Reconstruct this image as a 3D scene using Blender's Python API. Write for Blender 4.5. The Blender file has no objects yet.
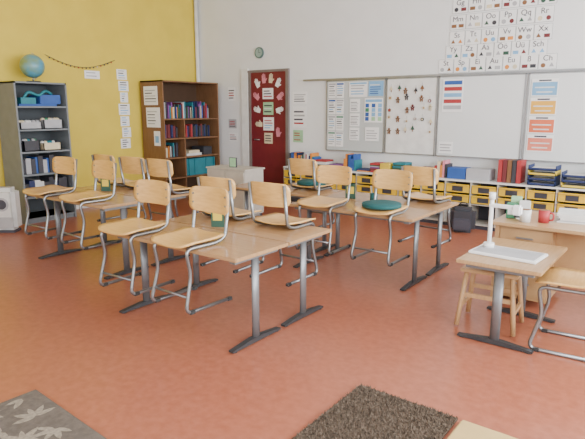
import bpy, bmesh, math, random
from mathutils import Vector, Matrix
random.seed(7)
D=bpy.data; C=bpy.context
# ---------------------------------------------------------------- materials
MATS={}
def mat(name,col,rough=.5,metal=0,spec=.5,noise=0,nscale=8,col2=None,stretch=(1,1,1),bump=0,coat=0,detail=4):
    if name in MATS: return MATS[name]
    m=D.materials.new(name); m.use_nodes=True
    nt=m.node_tree; b=nt.nodes['Principled BSDF']
    b.inputs['Base Color'].default_value=(*col,1)
    b.inputs['Roughness'].default_value=rough
    b.inputs['Metallic'].default_value=metal
    b.inputs['Specular IOR Level'].default_value=spec
    if coat: b.inputs['Coat Weight'].default_value=coat; b.inputs['Coat Roughness'].default_value=.25
    tc=nt.nodes.new('ShaderNodeTexCoord'); mp=nt.nodes.new('ShaderNodeMapping')
    mp.inputs['Scale'].default_value=stretch
    nz=nt.nodes.new('ShaderNodeTexNoise'); nz.inputs['Scale'].default_value=nscale; nz.inputs['Detail'].default_value=detail
    nt.links.new(tc.outputs['Object'],mp.inputs[0]); nt.links.new(mp.outputs[0],nz.inputs['Vector'])
    c2=col2 if col2 else tuple(c*(1-.12) for c in col)
    cr=nt.nodes.new('ShaderNodeValToRGB')
    cr.color_ramp.elements[0].position=.35; cr.color_ramp.elements[1].position=.65
    cr.color_ramp.elements[0].color=(*c2,1); cr.color_ramp.elements[1].color=(*col,1)
    nt.links.new(nz.outputs['Fac'],cr.inputs[0]); nt.links.new(cr.outputs[0],b.inputs['Base Color'])
    if bump:
        bp=nt.nodes.new('ShaderNodeBump'); bp.inputs['Strength'].default_value=bump; bp.inputs['Distance'].default_value=.01
        nt.links.new(nz.outputs['Fac'],bp.inputs['Height']); nt.links.new(bp.outputs[0],b.inputs['Normal'])
    MATS[name]=m; return m
M_floor=mat('linoleum_terracotta',(.38,.13,.075),rough=.3,col2=(.32,.102,.056),nscale=20,detail=14,stretch=(1,1,1))
M_white=mat('wall_white_paint',(.78,.79,.79),rough=.8,col2=(.75,.76,.76),nscale=3)
M_yellow=mat('wall_yellow_paint',(.70,.535,.065),rough=.75,col2=(.65,.49,.055),nscale=3)
M_ceil=mat('ceiling_white',(.85,.85,.83),rough=.9)
M_trim=mat('trim_white',(.78,.78,.76),rough=.5)
M_ttop=mat('table_beech',(.44,.265,.13),rough=.2,col2=(.37,.215,.10),nscale=5,stretch=(1,14,1),detail=8)
M_ply=mat('chair_plywood',(.72,.44,.15),rough=.3,col2=(.62,.35,.11),nscale=5,stretch=(2,12,12),coat=.3)
M_steel=mat('tube_silver_lacquer',(.27,.28,.29),rough=.3,metal=.8)
M_leg=mat('table_leg_grey',(.22,.23,.24),rough=.38,metal=.5)
M_foot=mat('foot_dark_grey',(.05,.053,.058),rough=.45,metal=.3)
M_black=mat('rubber_black',(.03,.03,.03),rough=.6)
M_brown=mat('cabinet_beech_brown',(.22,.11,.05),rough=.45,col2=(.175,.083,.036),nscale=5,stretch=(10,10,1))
M_brownin=mat('cabinet_shaded_brown',(.08,.04,.02),rough=.6)  # cabinet brown darkened, the shade inside is put into the colour
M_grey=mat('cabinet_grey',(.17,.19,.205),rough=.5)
M_greyin=mat('cabinet_shaded_grey',(.06,.07,.08),rough=.6)  # cabinet grey darkened to paint in the shaded interior
M_paper=mat('paper_white',(.86,.86,.85),rough=.8,col2=(.82,.82,.82))
M_board=mat('whiteboard_surface',(.70,.72,.72),rough=.22,col2=(.68,.70,.70),nscale=2)
M_boardg=mat('whiteboard_grey_panel',(.52,.55,.55),rough=.4,nscale=2,col2=(.50,.53,.53))
M_alu=mat('aluminium',(.36,.37,.38),rough=.35,metal=.8)
M_desk=mat('desk_wood',(.48,.30,.145),rough=.28,col2=(.40,.24,.11),nscale=5,stretch=(1,12,1))
M_panel=mat('desk_panel_light',(.55,.51,.45),rough=.5)
M_stool=mat('stool_birch',(.54,.33,.16),rough=.45,col2=(.46,.28,.13),nscale=6,stretch=(8,8,1))
M_red=mat('door_maroon',(.17,.015,.024),rough=.45)
M_teal=mat('cushion_teal',(.012,.09,.095),rough=.9)
M_tray=mat('tray_yellow',(.78,.50,.03),rough=.45)
M_ltray=mat('tray_olive',(.40,.30,.05),rough=.45)
M_frame=mat('door_frame_grey',(.20,.17,.16),rough=.5)
def cm(n,c,r=.6): return mat(n,c,rough=r)
PAL=[cm('book_red',(.40,.035,.04)),cm('book_blue',(.03,.10,.36)),cm('book_green',(.05,.24,.12)),cm('book_orange',(.7,.25,.04)),
     cm('book_white',(.7,.7,.68)),cm('book_teal',(.02,.20,.25)),cm('book_purple',(.2,.06,.25)),cm('book_black',(.04,.04,.05)),cm('book_yellow',(.75,.55,.06)),cm('book_pink',(.7,.25,.32))]
RED,BLUE,GREEN,ORANGE,WH,TEALB,PURP,BLK,YEL,PINK=PAL
M_ink=cm('ink_dark',(.06,.06,.08)); M_lblue=cm('print_light_blue',(.22,.45,.72)); M_lgreen=cm('print_green',(.35,.6,.35)); M_greyp=cm('print_grey',(.42,.42,.44))
M_cream=cm('felt_cream',(.72,.62,.42)); M_ging=cm('felt_brown',(.22,.10,.04)); M_border=cm('card_border_grey',(.36,.37,.38))
NAVY=cm('book_navy',(.02,.035,.12)); WINE=cm('book_wine',(.16,.025,.03)); DGRN=cm('book_dark_green',(.03,.09,.06))
# ---------------------------------------------------------------- mesh builder
class MB:
    def __init__(s): s.bm=bmesh.new(); s.mats=[]
    def mi(s,m):
        if m not in s.mats: s.mats.append(m)
        return s.mats.index(m)
    def _fin(s,vs,m,smooth=False,mtx=None):
        if mtx is not None: bmesh.ops.transform(s.bm,matrix=mtx,verts=vs)
        i=s.mi(m); fs=set()
        for v in vs:
            for f in v.link_faces: fs.add(f)
        for f in fs: f.material_index=i; f.smooth=smooth
    def box(s,x0,x1,y0,y1,z0,z1,m,mtx=None,bev=0):
        r=bmesh.ops.create_cube(s.bm,size=1)
        vs=r['verts']
        for v in vs: v.co=Vector(((x0+x1)/2+v.co.x*(x1-x0),(y0+y1)/2+v.co.y*(y1-y0),(z0+z1)/2+v.co.z*(z1-z0)))
        if bev:
            es=list({e for v in vs for e in v.link_edges})
            rr=bmesh.ops.bevel(s.bm,geom=es,offset=bev,segments=2,affect='EDGES')
            vs=list({v for f in rr['faces'] for v in f.verts})
            allv=set(vs)
            for v in vs:
                for f in v.link_faces: allv.update(f.verts)
            vs=list(allv)
        s._fin(vs,m,False,mtx)
    def cyl(s,p0,p1,r,m,r2=None,seg=20,caps=True):
        p0=Vector(p0);p1=Vector(p1);d=p1-p0
        mt=Matrix.Translation((p0+p1)/2)@d.to_track_quat('Z','Y').to_matrix().to_4x4()
        q=bmesh.ops.create_cone(s.bm,cap_ends=caps,segments=seg,radius1=r,radius2=r if r2 is None else r2,depth=d.length)
        s._fin(q['verts'],m,False,mt)
        for v in q['verts']:
            for f in v.link_faces:
                if len(f.verts)==4: f.smooth=True
    def sphere(s,c,r,m,sc=(1,1,1),seg=24):
        q=bmesh.ops.create_uvsphere(s.bm,u_segments=seg,v_segments=seg//2,radius=r)
        s._fin(q['verts'],m,True,Matrix.Translation(c)@Matrix.Diagonal((*sc,1)))
    def tube(s,pts,r,m,seg=10,round_r=.04,n=5):
        P=[Vector(p) for p in pts]; path=[P[0]]
        for i in range(1,len(P)-1):
            a,b,c=P[i-1],P[i],P[i+1]
            rr=min(round_r,(b-a).length*.48,(c-b).length*.48)
            s0=b+(a-b).normalized()*rr; s1=b+(c-b).normalized()*rr
            for k in range(n+1):
                t=k/n; path.append((1-t)**2*s0+2*t*(1-t)*b+t*t*s1)
        path.append(P[-1])
        rings=[]; up=None
        for i,p in enumerate(path):
            t=((path[min(i+1,len(path)-1)]-path[max(i-1,0)])).normalized()
            if up is None:
                up=t.orthogonal().normalized()
            up=(up-t*up.dot(t)).normalized(); sd=t.cross(up)
            rings.append([s.bm.verts.new(p+(up*math.cos(2*math.pi*k/seg)+sd*math.sin(2*math.pi*k/seg))*r) for k in range(seg)])
        i0=s.mi(m)
        for a,b in zip(rings,rings[1:]):
            for k in range(seg):
                f=s.bm.faces.new((a[k],a[(k+1)%seg],b[(k+1)%seg],b[k])); f.material_index=i0; f.smooth=True
        for rg in (rings[0][::-1],rings[-1]):
            f=s.bm.faces.new(rg); f.material_index=i0
    def slab(s,fn,outline,th,m,nx=10,ny=8):
        w,h,rad=outline
        def sq(a,b):
            y=b*h/2
            lim=w/2
            ay=abs(y)-(h/2-rad)
            if ay>0: lim=w/2-rad+math.sqrt(max(0,rad*rad-ay*ay))
            return (a*lim,y)
        i0=s.mi(m); G=[]
        bs=[-1+2*j/ny for j in range(ny+1)]
        bs=sorted(set([round(-1+2*rad/h*(1-math.cos(k*math.pi/8)),5) for k in range(5)]+[round(1-2*rad/h*(1-math.cos(k*math.pi/8)),5) for k in range(5)]+[round(v,5) for v in bs if abs(v)<1-2*rad/h]))
        for off in (0,th):
            G.append([[s.bm.verts.new(fn(*sq(-1+2*i/nx,b),off)) for i in range(nx+1)] for b in bs])
        n=len(bs)
        def q(a,b,c,d):
            try:
                f=s.bm.faces.new((a,b,c,d)); f.material_index=i0; f.smooth=True
            except ValueError: pass
        for j in range(n-1):
            for i in range(nx):
                a=G[0];b=G[1]
                q(a[j][i],a[j+1][i],a[j+1][i+1],a[j][i+1]); q(b[j][i],b[j][i+1],b[j+1][i+1],b[j+1][i])
            q(G[0][j][0],G[1][j][0],G[1][j+1][0],G[0][j+1][0]); q(G[0][j][nx],G[0][j+1][nx],G[1][j+1][nx],G[1][j][nx])
        for i in range(nx):
            q(G[0][0][i],G[0][0][i+1],G[1][0][i+1],G[1][0][i]); q(G[0][n-1][i],G[1][n-1][i],G[1][n-1][i+1],G[0][n-1][i+1])
    def mesh(s,name):
        bmesh.ops.recalc_face_normals(s.bm,faces=s.bm.faces)
        me=D.meshes.new(name); s.bm.to_mesh(me); s.bm.free()
        for m in s.mats: me.materials.append(m)
        return me
    def obj(s,name,loc=(0,0,0),rz=0,parent=None):
        return place(s.mesh(name),name,loc,rz,parent)
def place(me,name,loc=(0,0,0),rz=0,parent=None):
    o=D.objects.new(name,me); C.collection.objects.link(o)
    o.location=loc; o.rotation_euler=(0,0,math.radians(rz))
    if parent: o.parent=parent
    return o
def empty(name,loc=(0,0,0),rz=0):
    o=D.objects.new(name,None); C.collection.objects.link(o); o.location=loc; o.rotation_euler=(0,0,math.radians(rz)); o.empty_display_size=.1
    return o
# ---------------------------------------------------------------- room shell
X0,X1,Y0,Y1,ZC=-7.6,2.2,-2.6,7.2,3.7
b=MB(); b.box(X0-.1,X1+.1,Y0-.1,Y1+.1,-.1,0,M_floor); b.obj('floor')
b=MB(); b.box(X0-.1,X1+.1,Y0-.1,Y1+.1,ZC,ZC+.1,M_ceil); b.obj('ceiling')
b=MB(); b.box(X0-.15,X0,Y0,Y1+.15,0,ZC,M_yellow); b.obj('wall_left')
b=MB(); b.box(X0,X1+.15,Y1,Y1+.15,0,ZC,M_white); b.obj('wall_back')
def window_wall(name,axis,c0,c1,a0,a1,wins):
    b=MB()
    def bx(p,q,z0,z1):
        if axis=='x': b.box(c0,c1,p,q,z0,z1,M_white)
        else: b.box(p,q,c0,c1,z0,z1,M_white)
    bx(a0,a1,0,.85); bx(a0,a1,2.95,ZC)
    cur=a0
    for (p,q) in wins: bx(cur,p,.85,2.95); cur=q
    bx(cur,a1,.85,2.95)
    b.obj(name)
wr=[(-2.0,-.2),(.3,2.1),(2.6,4.4),(4.9,6.7)]
wf=[(-6.6,-4.6),(-4.1,-2.1),(-1.6,.4)]
window_wall('wall_right','x',X1,X1+.15,Y0,Y1,wr)
window_wall('wall_front','y',Y0-.15,Y0,X0-.15,X1+.15,wf)
n=1
for ax,c,lst in (('x',X1+.05,wr),('y',Y0-.1,wf)):
    for p,q in lst:
        b=MB()
        def bb(u0,u1,z0,z1):
            if ax=='x': b.box(c,c+.06,u0,u1,z0,z1,M_trim)
            else: b.box(u0,u1,c,c+.06,z0,z1,M_trim)
        bb(p,q,.85,.92); bb(p,q,2.88,2.95); bb(p,p+.07,.85,2.95); bb(q-.07,q,.85,2.95); bb((p+q)/2-.03,(p+q)/2+.03,.85,2.95)
        b.obj('window_%d'%n); n+=1
b=MB(); b.box(X0,X0+.015,Y0,Y1,0,.07,M_trim); b.obj('baseboard_left')
b=MB(); b.box(X0,-6.5,Y1-.015,Y1,0,.07,M_trim); b.box(-5.46,X1,Y1-.015,Y1,0,.07,M_trim); b.obj('baseboard_back')
b=MB(); b.cyl((X0+.05,Y1-.05,0),(X0+.05,Y1-.05,ZC),.035,M_trim); b.obj('trim_pipe_1')
# ---------------------------------------------------------------- chair mesh (seat height .44)
def chair_mesh():
    b=MB(); r=.0125
    for sx in (-1,1):
        x=.165*sx
        b.tube([(x*1.08,.20,r),(x*1.08,-.20,r),(x,-.135,.25),(x*.98,-.17,.4225),(x*.98,.10,.4225),(x*.98,.175,.45),(x*1.0,.215,.75)],r,M_steel,round_r=.055)
        for yy in (.18,-.15):
            b.box(x*1.08-.015,x*1.08+.015,yy-.022,yy+.022,0,.024,M_black,bev=.004)
    b.tube([(-.165*1.05,-.17,.11),(.165*1.05,-.17,.11)],.009,M_steel)
    b.tube([(-.16,-.06,.4225),(.16,-.06,.4225)],.009,M_steel)
    def seat(a,c,off):
        z=.437+.018*(a/.19)**2-.012*max(0,(-c-.09)/.1)**2*1.2+.01*max(0,(c-.05)/.14)
        return (a,c-.01,z+off)
    b.slab(seat,(.385,.375,.07),.012,M_ply,nx=10,ny=10)
    def back(a,c,off):
        y=.222+.10*(c)*.55-.035*(a/.19)**2
        return (a,y-off,.675+c+.006*(1-(a/.19)**2)*(1 if c>0 else -1))
    b.slab(back,(.385,.165,.045),.012,M_ply,nx=12,ny=6)
    for sx in (-1,1):
        for zz in (.65,.71):
            b.cyl((sx*.16,.178,zz),(sx*.16,.19,zz),.006,M_steel,seg=10)
    return b.mesh('classroom_chair')
CH=chair_mesh()
def chair(x,y,rz,h=.63,z=None,cushion=False,jr=0):
    if z is None: z=h-.41+.001
    o=place(CH,'classroom_chair',(x,y,z),rz+jr)
    if cushion:
        c=MB(); c.cyl((0,0,.462),(0,0,.492),.168,M_teal,seg=32); c.sphere((0,0,.49),.16,M_teal,(1,1,.12)); c.obj('seat_cushion',(x,y,z+.004),rz)
    return o
# ---------------------------------------------------------------- table mesh
def table_mesh(L,W,h,name,top=M_ttop):
    b=MB()
    b.box(-L/2,L/2,-W/2,W/2,h-.024,h,top,bev=.004)
    b.box(-L/2+.09,L/2-.09,-W/2+.09,-W/2+.12,h-.055,h-.024,M_leg)
    b.box(-L/2+.09,L/2-.09,W/2-.12,W/2-.09,h-.055,h-.024,M_leg)
    for sx in (-1,1):
        x=sx*(L/2-.075)
        b.box(x-.022,x+.022,-W/2+.05,W/2-.05,h-.055,h-.024,M_leg)
        q=bmesh.ops.create_cone(b.bm,cap_ends=True,segments=20,radius1=1,radius2=1,depth=h-.07)
        b._fin(q['verts'],M_leg,True,Matrix.Translation((x,0,(h-.07)/2+.02))@Matrix.Diagonal((.018,.032,1,1)))
        hw=.02
        prof=[(-W/2+.02,.006),(-W/2+.02,.018),(-.05,.038),(.05,.038),(W/2-.02,.018),(W/2-.02,.006)]
        A=[b.bm.verts.new((x-hw,p,z)) for p,z in prof]; B_=[b.bm.verts.new((x+hw,p,z)) for p,z in prof]
        b.bm.faces.new(A); b.bm.faces.new(B_[::-1])
        for k in range(6): b.bm.faces.new((A[k],B_[k],B_[(k+1)%6],A[(k+1)%6]))
        b._fin(A+B_,M_foot)
        for yy in (-W/2+.05,W/2-.05): b.cyl((x,yy,0),(x,yy,.008),.02,M_black,seg=12)
    return b.mesh(name)
T1=table_mesh(1.28,.52,.63,'school_table')
T2=table_mesh(1.28,.52,.68,'school_table')
for (x,y) in ((-2.77,2.53),(-2.77,3.06), (-2.44,4.27),(-2.44,4.80),(-3.74,4.80)):
    place(T1,'school_table',(x,y,0))
for (x,y) in ((-4.72,2.95),(-4.72,3.48)): place(T2,'school_table',(x,y,0))
# cluster A
chair(-3.24,2.38,0,jr=2); chair(-2.65,2.38,0,jr=-2)
chair(-3.05,3.22,180,jr=3); chair(-2.50,3.22,180)
# cluster C
chair(-2.74,4.12,0,jr=3); chair(-2.14,4.12,0,cushion=True)
chair(-3.45,4.95,180,cushion=True); chair(-2.08,4.95,180,jr=-4)
# cluster B
chair(-5.13,2.80,0,h=.68,jr=3); chair(-4.48,2.80,0,h=.68,jr=-3)
chair(-5.14,3.63,180,h=.68); chair(-4.66,3.63,180,h=.68,jr=4); chair(-4.23,3.63,180,h=.68)
# ---------------------------------------------------------------- right work desk with document camera
TD=table_mesh(.78,.52,.55,'work_desk',M_desk)
place(TD,'work_desk',(-.93,3.74,0),90)
b=MB()
b.box(-.22,.22,-.13,.13,0,.018,M_paper,bev=.005)
b.box(-.2,.2,-.11,.11,.018,.020,M_greyp)
b.cyl((-.15,.05,.018),(-.15,.05,.05),.035,M_paper); b.cyl((-.15,.05,.04),(-.15,.05,.36),.014,M_paper)
b.cyl((-.15,.05,.355),(-.15,.05,.40),.022,M_paper)
b.box(-.165,.03,.035,.065,.30,.325,M_paper,bev=.005); b.box(-.01,.05,.025,.075,.265,.33,M_paper,bev=.01); b.cyl((.02,.05,.25),(.02,.05,.266),.018,M_black)
b.obj('document_camera',(-.95,3.66,.551),-4)
b=MB()
b.box(-.19,.19,-.14,.14,.40,.425,M_stool,bev=.006)
for sx in (-1,1):
    for sy in (-1,1):
        b.tube([(sx*.15,sy*.10,.40),(sx*.19,sy*.15,.012)],.017,M_stool,seg=8)
    b.box(sx*.175-.01,sx*.175+.01,-.12,.12,.14,.17,M_stool)
b.box(-.17,.17,-.13,-.11,.22,.25,M_stool); b.box(-.17,.17,.11,.13,.22,.25,M_stool)
b.obj('wooden_stool',(-1.06,3.74,0),4)
chair(-.55,3.67,-90,z=0,jr=4)
# ---------------------------------------------------------------- teacher desk
b=MB()
b.box(-1.24,.6,4.2,4.86,.63,.655,M_desk,bev=.004)
b.box(-1.21,-1.18,4.24,4.82,0,.63,M_desk); b.box(.5,.53,4.24,4.82,0,.63,M_desk)
b.box(-1.18,-.80,4.26,4.80,.06,.63,M_desk)
for k in range(3): b.box(-1.17,-.81,4.25,4.26,.09+.18*k,.25+.18*k,M_desk); b.box(-1.05,-.93,4.235,4.25,.18+.18*k,.19+.18*k,M_alu)
b.box(-.80,.5,4.40,4.42,.2,.63,M_desk)
b.obj('teacher_desk')
def mug(x,y,z,m,name='coffee_mug',r=.042,h=.095,rz=0):
    b=MB(); b.cyl((0,0,0),(0,0,h),r*.92,m,r2=r,seg=28); b.cyl((0,0,h-.001),(0,0,h+.001),r*.86,M_ging,seg=28)
    b.tube([(r*.9,0,h*.8),(r*1.6,0,h*.78),(r*1.6,0,h*.25),(r*.9,0,h*.2)],.007,m,seg=8,round_r=.02)
    b.obj(name,(x,y,z),rz)
mug(-.90,4.40,.656,RED); mug(-1.02,4.34,.656,WH,rz=200)
b=MB()
for k,(dx,dy,m) in enumerate(((0,0,GREEN),(.09,.02,WH),(.02,.1,M_lgreen))):
    b.box(dx,dx+.08,dy,dy+.06,0,.12+.02*k,m,bev=.003); b.box(dx+.01,dx+.07,dy-.001,dy,.03,.08,WH)
b.obj('tea_boxes',(-1.18,4.4,.656),10)
b=MB()
z=0
for k in range(6):
    h=random.uniform(.006,.02); d=random.uniform(-.015,.015); b.box(-.11+d,.11+d,-.15,.15,z,z+h,random.choice([WH,WH,M_greyp,RED,BLUE])); z+=h+.0005
b.obj('paper_stack',(-.72,4.62,.656),8)
b=MB()
b.box(-.15,.15,-.11,.11,0,.012,BLUE)
for k in range(2):
    z=k*.05; b.box(-.15,.15,.10,.11,z,z+.045,BLUE); b.box(-.15,-.14,-.11,.11,z,z+.045,BLUE); b.box(.14,.15,-.11,.11,z,z+.045,BLUE); b.box(-.14,.14,-.10,.10,z,z+.008,BLUE); b.box(-.12,.12,-.1,.09,z+.009,z+.02,WH)
b.obj('letter_tray',(-.42,4.62,.656),0)
# school bag by the shelf
b=MB()
b.box(-.15,.15,-.09,.09,0,.32,BLK,bev=.05); b.box(-.11,.11,-.125,-.085,.03,.19,M_ink,bev=.018)
b.tube([(-.04,0,.31),(-.04,0,.37),(.04,0,.37),(.04,0,.31)],.008,M_black,seg=8,round_r=.02)
b.obj('school_bag',(-2.28,6.58,0),12)
# ---------------------------------------------------------------- grey shelf with globe
def open_cab(name,x0,x1,y0,y1,h,shelves,mo,mi,div=None):
    b=MB(); t=.022
    b.box(x0,x1,y0,y0+t,0,h,mo); b.box(x0,x1,y1-t,y1,0,h,mo); b.box(x0,x1,y0,y1,h-t,h,mo); b.box(x0,x1-.03,y0+t,y1-t,0,.07,mo)
    b.box(x0,x0+.01,y0+t,y1-t,.07,h-t,mi)  # back panel in the darker tone, recess shade painted in
    for z in shelves: b.box(x0+.01,x1-.01,y0+t,y1-t,z-t,z,mo)
    if div:
        for yy,za,zb in div: b.box(x0+.01,x1-.02,yy-t/2,yy+t/2,za,zb,mo)
    b.obj(name)
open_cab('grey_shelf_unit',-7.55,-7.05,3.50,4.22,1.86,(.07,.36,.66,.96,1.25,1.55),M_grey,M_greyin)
def books(b,x0,x1,y,yend,z,hm,hv,pal,tmin=.012,tmax=.035,fill=1):
    while y<yend:
        t=random.uniform(tmin,tmax); h=hm+random.uniform(-hv,hv)
        if random.random()<fill: b.box(x0+random.uniform(0,.05),x1-random.uniform(0,.04),y,min(y+t,yend),z,z+h,random.choice(pal))
        y+=t+.001
def basket(b,y0,y1,z,h,m):
    x0,x1=-7.4,-7.1
    b.box(x0,x1,y0,y1,z,z+.01,m)
    for a in ((x0,x0+.012,y0,y1),(x1-.012,x1,y0,y1),(x0,x1,y0,y0+.012),(x0,x1,y1-.012,y1)): b.box(*a,z,z+h,m)
    for k in range(6):
        yy=y0+.03+(y1-y0-.06)*k/5; b.sphere((-7.15-.05*random.random(),yy,z+h*.95),.035,random.choice([WH,M_greyp,TEALB,BLK,M_cream,GREEN]),seg=10)
b=MB()
basket(b,3.56,3.85,1.251,.09,M_greyp); basket(b,3.88,4.15,1.251,.12,M_greyp)
b.box(-7.4,-7.12,3.58,4.1,1.551,1.58,BLUE); b.box(-7.4,-7.1,3.86,4.15,1.58,1.70,BLUE,bev=.008); b.box(-7.4,-7.1,3.6,3.8,1.58,1.66,TEALB)
b.tube([(-7.14,3.62,1.60),(-7.1,3.7,1.74),(-7.1,3.85,1.68),(-7.12,3.95,1.76),(-7.14,4.05,1.71)],.018,TEALB,seg=8,round_r=.05)
basket(b,3.58,3.8,.961,.14,BLK); basket(b,3.85,4.1,.961,.1,M_cream)
books(b,-7.4,-7.1,3.56,4.15,.661,.2,.04,[BLK,TEALB,BLUE,M_greyp],.03,.08)
books(b,-7.4,-7.1,3.56,4.15,.361,.2,.04,[BLK,BLK,NAVY,WH],.03,.08)
b.obj('shelf_contents')
M_glb=mat('globe_map',(.03,.30,.55),rough=.3,col2=(.22,.30,.12),nscale=5)
b=MB(); b.cyl((0,0,0),(0,0,.02),.09,M_black,seg=28); b.cyl((0,0,.02),(0,0,.07),.012,M_alu); b.sphere((0,0,.215),.155,M_glb,seg=32)
pts=[(0,.17*math.sin(a),.215-.17*math.cos(a)) for a in [math.pi*k/12+.2 for k in range(12)]]
b.tube(pts,.005,M_alu,seg=6,round_r=.01,n=1); b.obj('globe',(-7.3,3.90,1.862),30)
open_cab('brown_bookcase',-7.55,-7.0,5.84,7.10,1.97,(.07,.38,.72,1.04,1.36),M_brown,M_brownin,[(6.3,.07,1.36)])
b=MB()
DP=[NAVY,WINE,DGRN,BLK,WH,M_greyp,TEALB,RED,BLUE,ORANGE,PURP,M_cream]
books(b,-7.4,-7.12,5.98,6.98,1.361,.23,.06,DP,.012,.03)
books(b,-7.4,-7.12,5.92,6.25,1.041,.2,.04,[BLK,NAVY,WINE],.02,.04)
books(b,-7.4,-7.12,6.35,6.98,1.041,.2,.02,[BLK,BLK,WINE,NAVY,BLK,RED],.02,.05)
books(b,-7.4,-7.06,6.35,7.05,.381,.29,.005,[TEALB],.06,.07)
books(b,-7.4,-7.12,5.92,6.25,.721,.2,.04,DP,.02,.04)
b.box(-7.4,-7.1,6.4,6.75,.721,.76,WH); b.box(-7.4,-7.1,6.45,6.7,.76,.81,M_cream); b.box(-7.4,-7.1,6.8,7.0,.721,.86,BLK)
b.obj('bookcase_books')
b=MB()
for (x0,x1,z0,z1) in ((-7.46,-7.12,1.58,1.88),(-7.42,-7.08,1.22,1.54)):
    b.box(x0,x1,5.832,5.838,z0,z1,M_paper)
    for k in range(5):
        zz=z1-.06-k*(z1-z0-.08)/5
        b.box(x0+.03,x1-.03-random.random()*.1,5.830,5.832,zz-.015,zz,M_ink if k%2 else M_greyp)
b.box(-7.25,-7.1,5.832,5.838,.92,1.16,M_paper); b.box(-7.22,-7.13,5.83,5.832,.97,1.08,M_lblue)
b.obj('bookcase_posters')
b=MB()
b.box(-.15,.15,-.11,.11,.02,.56,WH,bev=.05); b.cyl((0,-.111,.36),(0,-.116,.36),.085,M_greyp,seg=32); b.cyl((0,-.116,.36),(0,-.119,.36),.06,M_ink,seg=32); b.box(-.12,.12,-.09,.09,0,.03,M_ink)
b.box(-.09,.09,-.06,.06,.555,.563,M_greyp); b.box(-.12,.12,-.113,-.109,.06,.2,M_greyp)
b.obj('air_purifier',(-6.86,3.16,0),40)
b=MB()
b.box(-.36,.36,-.2,.2,.05,.68,M_panel,bev=.004); b.box(-.38,.38,-.21,.21,.68,.70,M_panel); b.box(-.34,.34,-.18,.18,0,.05,M_ink)
b.box(-.35,-.005,-.212,-.2,.07,.66,M_panel); b.box(.005,.35,-.212,-.2,.07,.66,M_panel)
for sx in (-1,1): b.cyl((sx*.04,-.235,.42),(sx*.04,-.235,.5),.006,M_alu,seg=8); b.box(sx*.04-.004,sx*.04+.004,-.235,-.21,.455,.465,M_alu)
b.obj('low_cabinet',(-5.30,5.68,0))
b=MB(); b.box(-.06,.06,-.01,.01,0,.14,M_ink); b.box(-.05,.05,-.012,-.01,.01,.13,M_lgreen); b.box(-.03,.03,.01,.05,0,.01,M_ink); b.obj('picture_frame',(-5.3,5.64,.701),10)
# ---------------------------------------------------------------- tray shelf along wall
b=MB()
sx0,sx1=-5.30,1.4
b.box(sx0,sx1,6.80,7.18,.60,.62,M_trim); b.box(sx0,sx1,6.84,7.18,0,.05,M_ink); b.box(sx0,sx1,7.16,7.18,.05,.60,M_ink); b.box(sx0,sx1,6.82,7.16,.31,.325,M_panel); b.box(sx0,sx1,6.82,7.16,.05,.065,M_panel)  # near-black back panel paints the darkness inside the openings
nb=20; w=(sx1-sx0)/nb
for k in range(nb+1):
    x=sx0+k*w; b.box(x-.009 if k else x,x+.009 if k<nb else x,6.81,7.16,.05,.60,M_panel)
b.obj('tray_shelf')
b=MB()
for k in range(nb):
    x=sx0+k*w+.02; x2=x+w-.04
    for row,(z0,z1) in enumerate(((.46,.565),(.335,.435),(.07,.19))):
        if row==2 and random.random()<.6: continue
        m=M_tray if row<2 else random.choice([M_ltray,BLK,BLK])
        b.box(x,x2,6.80,6.812,z0,z1,m); b.box(x,x2,6.812,7.1,z0,z0+.01,m); b.box(x,x+.01,6.812,7.1,z0,z1-.02,m); b.box(x2-.01,x2,6.812,7.1,z0,z1-.02,m)
        b.box(x,x2,6.785,6.80,z1-.012,z1,m); b.box((x+x2)/2-.07,(x+x2)/2+.07,6.797,6.80,z0+.015,z1-.025,BLK)
b.obj('storage_trays')
b=MB()
x=-5.25
while x<-2.3:
    w_=random.uniform(.12,.3); k=random.random()
    if k<.35:
        z=.621
        for j in range(random.randint(2,6)):
            h=random.uniform(.012,.035); b.box(x+random.uniform(0,.02),x+w_,6.88,7.1,z,z+h,random.choice(PAL+DP)); z+=h+.001
    elif k<.7: b.box(x,x+w_,6.87,7.1,.621,.621+random.uniform(.08,.22),random.choice([BLUE,WH,YEL,BLK,M_greyp,TEALB,NAVY]),bev=.004)
    else:
        xx=x
        while xx<x+w_: t=random.uniform(.02,.04); b.box(xx,xx+t-.002,6.9,7.1,.621,.621+random.uniform(.15,.24),random.choice(PAL+DP)); xx+=t
    x+=w_+random.uniform(.01,.05)
b.obj('books_and_boxes')
b=MB()
xx=-1.98
for m in (RED,WINE,M_ging,BLK,RED): b.box(xx,xx+.05,6.86,7.10,.621,.90,m,bev=.004); xx+=.055
b.obj('ring_binders')
b=MB()
for (xa,n_) in ((-1.62,4),(-1.25,3),(-.9,4)):
    for k in range(n_):
        z=.621+k*.06; m=NAVY if (k+n_)%3 else YEL
        b.box(xa,xa+.31,6.83,7.10,z,z+.008,m); b.box(xa,xa+.31,6.83,6.838,z,z+.03,m); b.box(xa,xa+.01,6.83,7.10,z,z+.059,m); b.box(xa+.30,xa+.31,6.83,7.10,z,z+.059,m); b.box(xa+.02,xa+.29,6.85,7.08,z+.009,z+.025,WH)
b.obj('paper_trays')
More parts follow.
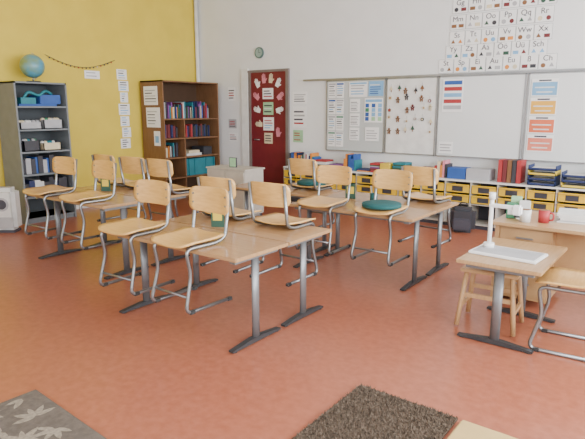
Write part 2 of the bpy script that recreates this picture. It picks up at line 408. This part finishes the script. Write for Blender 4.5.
# ---------------------------------------------------------------- whiteboards
YW=Y1
b=MB(); b.box(-5.17,1.6,YW-.05,YW-.001,1.945,1.972,M_alu); b.obj('board_rail')
def board(name,x0,x1,surf,z0=.88,z1=1.94,yy=YW-.035,tray=True):
    b=MB(); b.box(x0,x1,yy,yy+.02,z0,z1,surf)
    f=.014
    for a in ((x0,x1,z0,z0+f),(x0,x1,z1-f,z1),(x0,x0+f,z0,z1),(x1-f,x1,z0,z1)): b.box(a[0],a[1],yy-.005,yy,a[2],a[3],M_alu)
    b.box((x0+x1)/2-.2,(x0+x1)/2+.2,yy+.02,YW-.001,z0+.1,z1-.1,M_alu)
    if tray: b.box(x0+.02,x1-.02,yy-.04,yy-.005,z0+.002,z0+.014,M_alu)
    b.obj(name)
board('whiteboard',-4.73,-3.72,M_boardg); board('whiteboard',-3.70,-2.94,M_trim,tray=False); board('whiteboard',-2.92,-1.81,M_board); board('whiteboard',-1.78,.3,M_board)
YB=YW-.041
def sheet(b,x0,x1,z0,z1,bg=M_paper,lines=0,cols=(M_ink,),y=YB,blocks=0,hdr=None):
    b.box(x0,x1,y-.003,y-.001,z0,z1,bg)
    w=x1-x0;h=z1-z0
    if hdr: b.box(x0+.05*w,x1-.05*w,y-.004,y-.003,z1-.16*h,z1-.05*h,hdr)
    for k in range(lines):
        zz=z1-(.22+.72*k/lines)*h
        b.box(x0+.1*w,x1-w*random.uniform(.1,.35),y-.004,y-.003,zz-.3*h/lines,zz,random.choice(cols))
    for k in range(blocks):
        cx=x0+w*(.15+.7*((k%3)/2)); cz=z1-h*(.3+.55*((k//3)/max(1,(blocks-1)//3)))
        b.box(cx-.1*w,cx+.1*w,y-.0045,y-.003,cz-.08*h,cz+.08*h,random.choice(cols))
b=MB()
for k in range(4):
    for q in range(2): sheet(b,-4.69+.145*q,-4.555+.145*q,1.91-.245*k-.23,1.91-.245*k,lines=5,cols=(M_ink,M_greyp,M_lblue),hdr=(M_greyp,BLUE,M_greyp,GREEN)[(k+q)%4])
sheet(b,-4.32,-4.01,1.69,1.91,lines=4,cols=(M_lblue,M_greyp),hdr=M_lblue)
sheet(b,-3.99,-3.75,1.70,1.91,bg=M_lblue,lines=5,cols=(WH,BLUE,BLUE))
for k in range(3): sheet(b,-4.30,-4.13,1.47-.21*k,1.66-.21*k,lines=6,cols=(M_ink,M_greyp))
sheet(b,-4.05,-3.75,1.32,1.67,bg=M_paper,blocks=12,cols=(BLUE,M_lgreen,GREEN,BLUE,M_lblue),hdr=M_lblue)
sheet(b,-4.03,-3.80,1.05,1.25,lines=4,cols=(M_greyp,))
b.obj('math_posters')
b=MB()
random.seed(11)
y=YB
for i in range(6):
    for j in range(5):
        if (i+j*2)%7==5: continue
        cx=-3.62+i*.12+random.uniform(-.025,.025); cz=1.79-j*.14+random.uniform(-.03,.03)
        m=random.choice([M_ging,M_ging,M_ging,M_cream,WINE,DGRN,BLK,M_cream]); m2=random.choice([WH,M_cream,RED]) if m is not M_cream else M_ging
        k=random.random(); r=random.uniform(.018,.032)
        if k<.35:   # gingerbread figure: head, body, limbs
            b.cyl((cx,y-.002,cz+.03),(cx,y-.010,cz+.03),.016,m,seg=14); b.cyl((cx,y-.002,cz),(cx,y-.009,cz),.021,m,seg=14)
            b.box(cx-.034,cx+.034,y-.009,y-.002,cz+.003,cz+.015,m); b.box(cx-.02,cx-.006,y-.009,y-.002,cz-.042,cz-.01,m); b.box(cx+.006,cx+.02,y-.009,y-.002,cz-.042,cz-.01,m)
            b.cyl((cx,y-.009,cz),(cx,y-.011,cz),.005,WH,seg=8)
        elif k<.6:  # tree
            for q in range(2): b.cyl((cx,y-.002,cz+.012*q),(cx,y-.009-.001*q,cz+.012*q),.034-.008*q,m,seg=3)
            b.box(cx-.006,cx+.006,y-.008,y-.002,cz-.045,cz-.015,M_ging)
        elif k<.8: b.cyl((cx,y-.002,cz),(cx,y-.010,cz),r,m,seg=16); b.cyl((cx,y-.010,cz),(cx,y-.012,cz),r*.5,m2,seg=12)
        else: b.cyl((cx,y-.002,cz),(cx,y-.009,cz),r,m,seg=5); b.cyl((cx,y-.002,cz),(cx,y-.010,cz),r*.6,m2,seg=5)
        b.cyl((cx,y-.004,cz+.03),(cx,y-.004,cz+.07),.0018,M_greyp,seg=6)
b.obj('christmas_ornaments')
b=MB()
sheet(b,-2.86,-2.58,1.47,1.90,bg=M_paper,lines=0)
for k,m in enumerate((BLUE,RED,M_lblue,RED,M_lblue)): b.box(-2.84,-2.60,YB-.005,YB-.003,1.83-.08*k,1.88-.08*k,m if k!=4 else M_greyp)
sheet(b,-2.88,-2.68,.92,1.08,lines=3,cols=(M_greyp,))
b.obj('whiteboard_notices')
b=MB()
M_pb=cm('card_blue',(.20,.42,.66)); M_po=cm('card_orange',(.78,.42,.06)); M_pr=cm('card_red',(.72,.16,.07)); M_pr2=cm('card_coral',(.75,.22,.15))
for k,m in enumerate((M_pb,M_po,M_pr,M_pr2)):
    z1=1.87-.222*k; b.box(-1.74,-1.44,YB-.003,YB-.001,z1-.205,z1,M_paper); b.box(-1.73,-1.45,YB-.004,YB-.003,z1-.195,z1-.04,m)
    b.box(-1.70,-1.48,YB-.005,YB-.004,z1-.11,z1-.095,WH); b.box(-1.68,-1.5,YB-.005,YB-.004,z1-.165,z1-.15,WH); b.box(-1.66,-1.52,YB-.004,YB-.003,z1-.03,z1-.012,M_ink)
b.obj('arithmetic_cards')
# alphabet
root=empty('alphabet_cards',(0,0,0))
cb=MB(); letters=[c+c.lower() for c in 'ABCDEFGHIJKLMNOPQRSTUVWXYZ']+['Ää','Öö','Üü','Sch','St','Sp','Ei','Au','Eu','ß','Ch','Pf','Ie','Äu']
rows=[(3.02,-2.80,6),(2.82,-2.80,6),(2.62,-2.82,6),(2.42,-2.82,6),(2.245,-2.86,6),(2.075,-2.95,7)]
li=0
for z,x,nn in rows:
    for k in range(nn):
        xx=x+k*.21
        z0,z1=z-.09,z+.082
        cb.box(xx-.004,xx+.201,YW-.004,YW-.001,z0-.004,z1+.004,M_border)
        cb.box(xx,xx+.197,YW-.006,YW-.004,z0,z1,M_paper)
        for q in range(2):
            cx=xx+.05+.095*q; cc=random.choice([WINE,DGRN,M_ging,ORANGE,M_lblue,M_greyp,M_ging,M_cream,BLK,M_greyp])
            t=random.random()
            if t<.4: cb.cyl((cx,YW-.006,z-.048),(cx,YW-.008,z-.048),.027,cc,seg=12)
            elif t<.7: cb.cyl((cx,YW-.006,z-.048),(cx,YW-.008,z-.048),.032,cc,seg=3)
            else: cb.box(cx-.033,cx+.033,YW-.008,YW-.006,z-.07,z-.028,cc)
        f=D.curves.new('letter','FONT'); f.body=letters[li%len(letters)]; f.size=.092; f.extrude=.0008; f.align_x='CENTER'
        f.materials.append(M_ink)
        o=D.objects.new('letter_%d'%li,f); C.collection.objects.link(o); o.location=(xx+.098,YW-.0075,z+.006); o.rotation_euler=(math.pi/2,0,0); o.parent=root
        li+=1
cb.obj('cards',parent=root)
# ---------------------------------------------------------------- door
b=MB()
b.box(-6.50,-6.35,YW-.04,YW-.001,0,2.19,M_trim); b.box(-5.53,-5.47,YW-.04,YW-.001,0,2.16,M_frame); b.box(-6.35,-5.53,YW-.04,YW-.001,2.12,2.16,M_frame)
b.box(-6.35,-6.29,YW-.03,YW-.001,0,2.12,M_frame)
b.box(-6.29,-5.53,YW-.02,YW-.001,0.01,2.12,M_red)
b.cyl((-6.2,YW-.06,1.0),(-6.08,YW-.06,1.0),.01,M_alu,seg=10); b.cyl((-6.2,YW-.06,1.0),(-6.2,YW-.02,1.0),.01,M_alu,seg=10)
b.obj('door_1')
b=MB()
def hand(cx,cz,s,m,rot):
    y0=YW-.024
    def R(px,pz):
        c,s_=math.cos(rot),math.sin(rot); return (cx+s*(px*c-pz*s_),cz+s*(px*s_+pz*c))
    def poly(ps):
        A=[b.bm.verts.new((R(*p)[0],y0-.002,R(*p)[1])) for p in ps]; B_=[b.bm.verts.new((R(*p)[0],y0,R(*p)[1])) for p in ps]
        b.bm.faces.new(A); b.bm.faces.new(B_[::-1])
        for k in range(len(ps)): b.bm.faces.new((A[k],B_[k],B_[(k+1)%len(ps)],A[(k+1)%len(ps)]))
        b._fin(A+B_,m)
    poly([(-.3,-.5),(.3,-.5),(.35,0),(.33,.2),(.17,.2),(.13,.2),(-.02,.2),(-.06,.2),(-.19,.2),(-.33,.2),(-.35,0)])
    for fx,l in ((-.26,.6),(-.1,.75),(.07,.78),(.25,.66)): poly([(fx-.065,.18),(fx+.065,.18),(fx+.06,l),(fx,l+.06),(fx-.06,l)])
    poly([(.3,-.3),(.62,.05),(.55,.16),(.3,-.02)])
for cx,cz,r,m in ((-6.14,1.93,.5,M_paper),(-6.0,2.0,.1,PINK),(-5.85,2.0,-.1,M_cream),(-5.70,1.93,-.5,M_paper),(-6.16,1.72,.9,PINK),(-5.66,1.72,-.9,PINK),(-6.14,1.50,1.3,M_paper),(-5.68,1.50,-1.3,M_paper),(-5.70,1.12,.1,PINK),(-6.10,1.26,1.5,M_cream)):
    hand(cx,cz,.12,m,r)
yd=YW-.021
sheet(b,-6.03,-5.80,1.68,1.86,lines=3,cols=(M_ink,RED),y=yd); sheet(b,-6.02,-5.80,1.42,1.63,bg=M_lgreen,lines=3,cols=(WH,M_ink),y=yd)
sheet(b,-6.02,-5.79,1.16,1.38,lines=4,cols=(RED,M_lblue),y=yd); sheet(b,-6.0,-5.82,.94,1.12,bg=M_cream,lines=3,cols=(M_ink,),y=yd)
b.obj('paper_hand_cutouts')
b=MB()
y=YW-.001
for (x0,x1,z0,z1,m) in ((-5.41,-5.12,1.60,1.79,M_paper),(-5.41,-5.13,1.22,1.56,M_paper),(-5.40,-5.2,.98,1.18,M_lgreen),(-6.85,-6.68,1.66,1.90,M_paper),(-6.85,-6.66,1.18,1.34,M_greyp),(-6.85,-6.64,.95,1.10,M_paper)):
    sheet(b,x0,x1,z0,z1,bg=m,lines=4,cols=(M_ink,M_greyp,RED),y=y)
b.obj('wall_notices')
b=MB(); b.cyl((-6.10,YW-.001,2.44),(-6.10,YW-.03,2.44),.09,mat('clock_rim',(.10,.18,.17)),seg=36); b.cyl((-6.10,YW-.03,2.44),(-6.10,YW-.032,2.44),.07,mat('clock_face',(.30,.42,.39)),seg=36)
b.box(-6.103,-6.097,YW-.034,YW-.032,2.44,2.495,M_ink); b.box(-6.10,-6.06,YW-.034,YW-.032,2.437,2.443,M_ink); b.obj('wall_clock')
# yellow wall decorations
b=MB(); xw=X0+.016
pts=[(xw,4.25+1.15*t,2.27-.14*math.sin(math.pi*t)) for t in [k/18 for k in range(19)]]
b.tube(pts,.004,M_ink,seg=6,round_r=.01,n=1)
for k in range(1,18): p=pts[k]; b.sphere((xw,p[1],p[2]-.012),.012,random.choice([M_ging,RED,M_cream,M_ink]),seg=8)
b.obj('bead_garland')
b=MB()
def ysheet(y0,y1,z0,z1,m,n=4):
    b.box(X0+.001,X0+.004,y0,y1,z0,z1,m)
    for k in range(n):
        zz=z1-(z1-z0)*(k+.5)/(n+.5); b.box(X0+.004,X0+.005,y0+.03,y1-.03-random.random()*.06,zz-.015,zz,random.choice((M_ink,M_greyp,M_lblue)))
for k,(z0,z1) in enumerate(((1.98,2.14),(1.80,1.96),(1.62,1.78),(1.42,1.60),(1.24,1.40),(1.06,1.22),(.88,1.04))): ysheet(5.43+.02*(k%3),5.62+.02*(k%2),z0,z1,M_paper,4)
b.obj('photo_column')
b=MB(); ysheet(4.86,5.12,1.97,2.09,M_paper,2); b.obj('name_card')
for (x,y,z,r) in ((-2.86,2.86,.631,30),(-4.85,3.25,.681,30),(-2.75,4.62,.631,20)):
    b=MB(); b.box(-.05,.05,-.004,.004,0,.15,DGRN); b.box(-.035,.035,-.006,-.004,.05,.12,YEL); b.box(-.05,.05,.0,.045,0,.006,DGRN); b.obj('table_sign',(x,y,z),r)
b=MB(); b.cyl((0,0,0),(0,0,.09),.035,M_teal,seg=20)
for k in range(7): a=k*.9; b.cyl((.015*math.cos(a),.015*math.sin(a),.02),(.03*math.cos(a),.03*math.sin(a),.16),.0035,PAL[k],seg=6)
b.obj('pencil_cup',(-2.45,4.55,.631))
# ---------------------------------------------------------------- rugs
M_shag=mat('rug_shag_brown',(.19,.145,.11),rough=1,col2=(.10,.075,.055),nscale=90,bump=1,spec=.1)
b=MB()
rnd=random.Random(5)
rx0,rx1,ry0,ry1=-1.35,-.80,1.0,2.42
b.box(rx0,rx1,ry0,ry1,0.0,.012,M_shag)
i0=b.mi(M_shag)
for k in range(18000):
    x=rnd.uniform(rx0,rx1); y=rnd.uniform(ry0,ry1); h=rnd.uniform(.008,.018); a=rnd.uniform(0,6.28); dx=.004*math.cos(a);dy=.004*math.sin(a); lx=rnd.uniform(-.01,.01);ly=rnd.uniform(-.01,.01)
    f=b.bm.faces.new((b.bm.verts.new((x-dx,y-dy,.011)),b.bm.verts.new((x+dx,y+dy,.011)),b.bm.verts.new((x+lx,y+ly,.011+h)))); f.material_index=i0
b.obj('shag_rug')
M_mat=mat('mat_straw',(.60,.42,.17),rough=.8)
b=MB(); b.box(-.775,.3,.9,2.40,0,.03,M_mat,bev=.01); b.obj('play_mat')
M_leaf=mat('rug_leaf_base',(.13,.105,.085),rough=1,nscale=40,col2=(.095,.078,.063)); M_leaf2=mat('rug_leaf_motif',(.31,.265,.205),rough=1,nscale=60,col2=(.22,.185,.14))
b=MB(); RW=.62; b.box(-RW,RW,-1.2,0,0,.012,M_leaf,bev=.004)
i2=b.mi(M_leaf2); nz=0
def leaf(cx,cy,a,L):
    global nz
    pr=[(0,0),(L*.25,L*.22),(L*.6,L*.28),(L*1.1,L*.2),(L*1.5,0),(L*1.1,-L*.16),(L*.6,-L*.22),(L*.25,-L*.16)]
    P=[(cx+p*math.cos(a)-q*math.sin(a),cy+p*math.sin(a)+q*math.cos(a)) for p,q in pr]
    if any(abs(p[0])>RW-.01 or p[1]>-.01 or p[1]<-1.19 for p in P): return
    nz+=1
    f=b.bm.faces.new([b.bm.verts.new((p[0],p[1],.0125+.00003*nz)) for p in P]); f.material_index=i2
for i in range(7):
    for j in range(7):
        cx=-.55+.19*i+rnd.uniform(-.03,.03); cy=-.10-.18*j+rnd.uniform(-.03,.03); a=rnd.uniform(0,6.28)
        for q in range(5): leaf(cx,cy,a+q*.75-1.5,rnd.uniform(.055,.075))
b.obj('leaf_pattern_rug',(-2.12,1.285,0),-3)
# ---------------------------------------------------------------- light
wd=D.worlds.new('world'); C.scene.world=wd; wd.use_nodes=True
bg=wd.node_tree.nodes['Background']; bg.inputs[0].default_value=(.85,.92,1,1); bg.inputs[1].default_value=2
def area(name,loc,rot,sx,sy,e,col=(1,.98,.95)):
    l=D.lights.new(name,'AREA'); l.shape='RECTANGLE'; l.size=sx; l.size_y=sy; l.energy=e; l.color=col
    o=D.objects.new(name,l); C.collection.objects.link(o); o.location=loc; o.rotation_euler=rot
for k,(p,q) in enumerate(wr): area('window_daylight_%d'%k,(X1-.02,(p+q)/2,1.9),(0,math.radians(90),0),1.9,q-p-.1,190,(.95,.98,1))
for k,(p,q) in enumerate(wf): area('window_daylight_f%d'%k,((p+q)/2,Y0+.02,1.9),(math.radians(90),0,0),q-p-.1,1.9,25,(.95,.98,1))
# camera
cd=D.cameras.new('camera'); cam=D.objects.new('camera',cd); C.collection.objects.link(cam)
cd.sensor_width=36; cd.lens=540/585*36; cam.location=(0,0,1.5); cam.rotation_euler=(math.radians(90-11.46),0,math.radians(36.95)); cd.clip_start=.05
C.scene.camera=cam
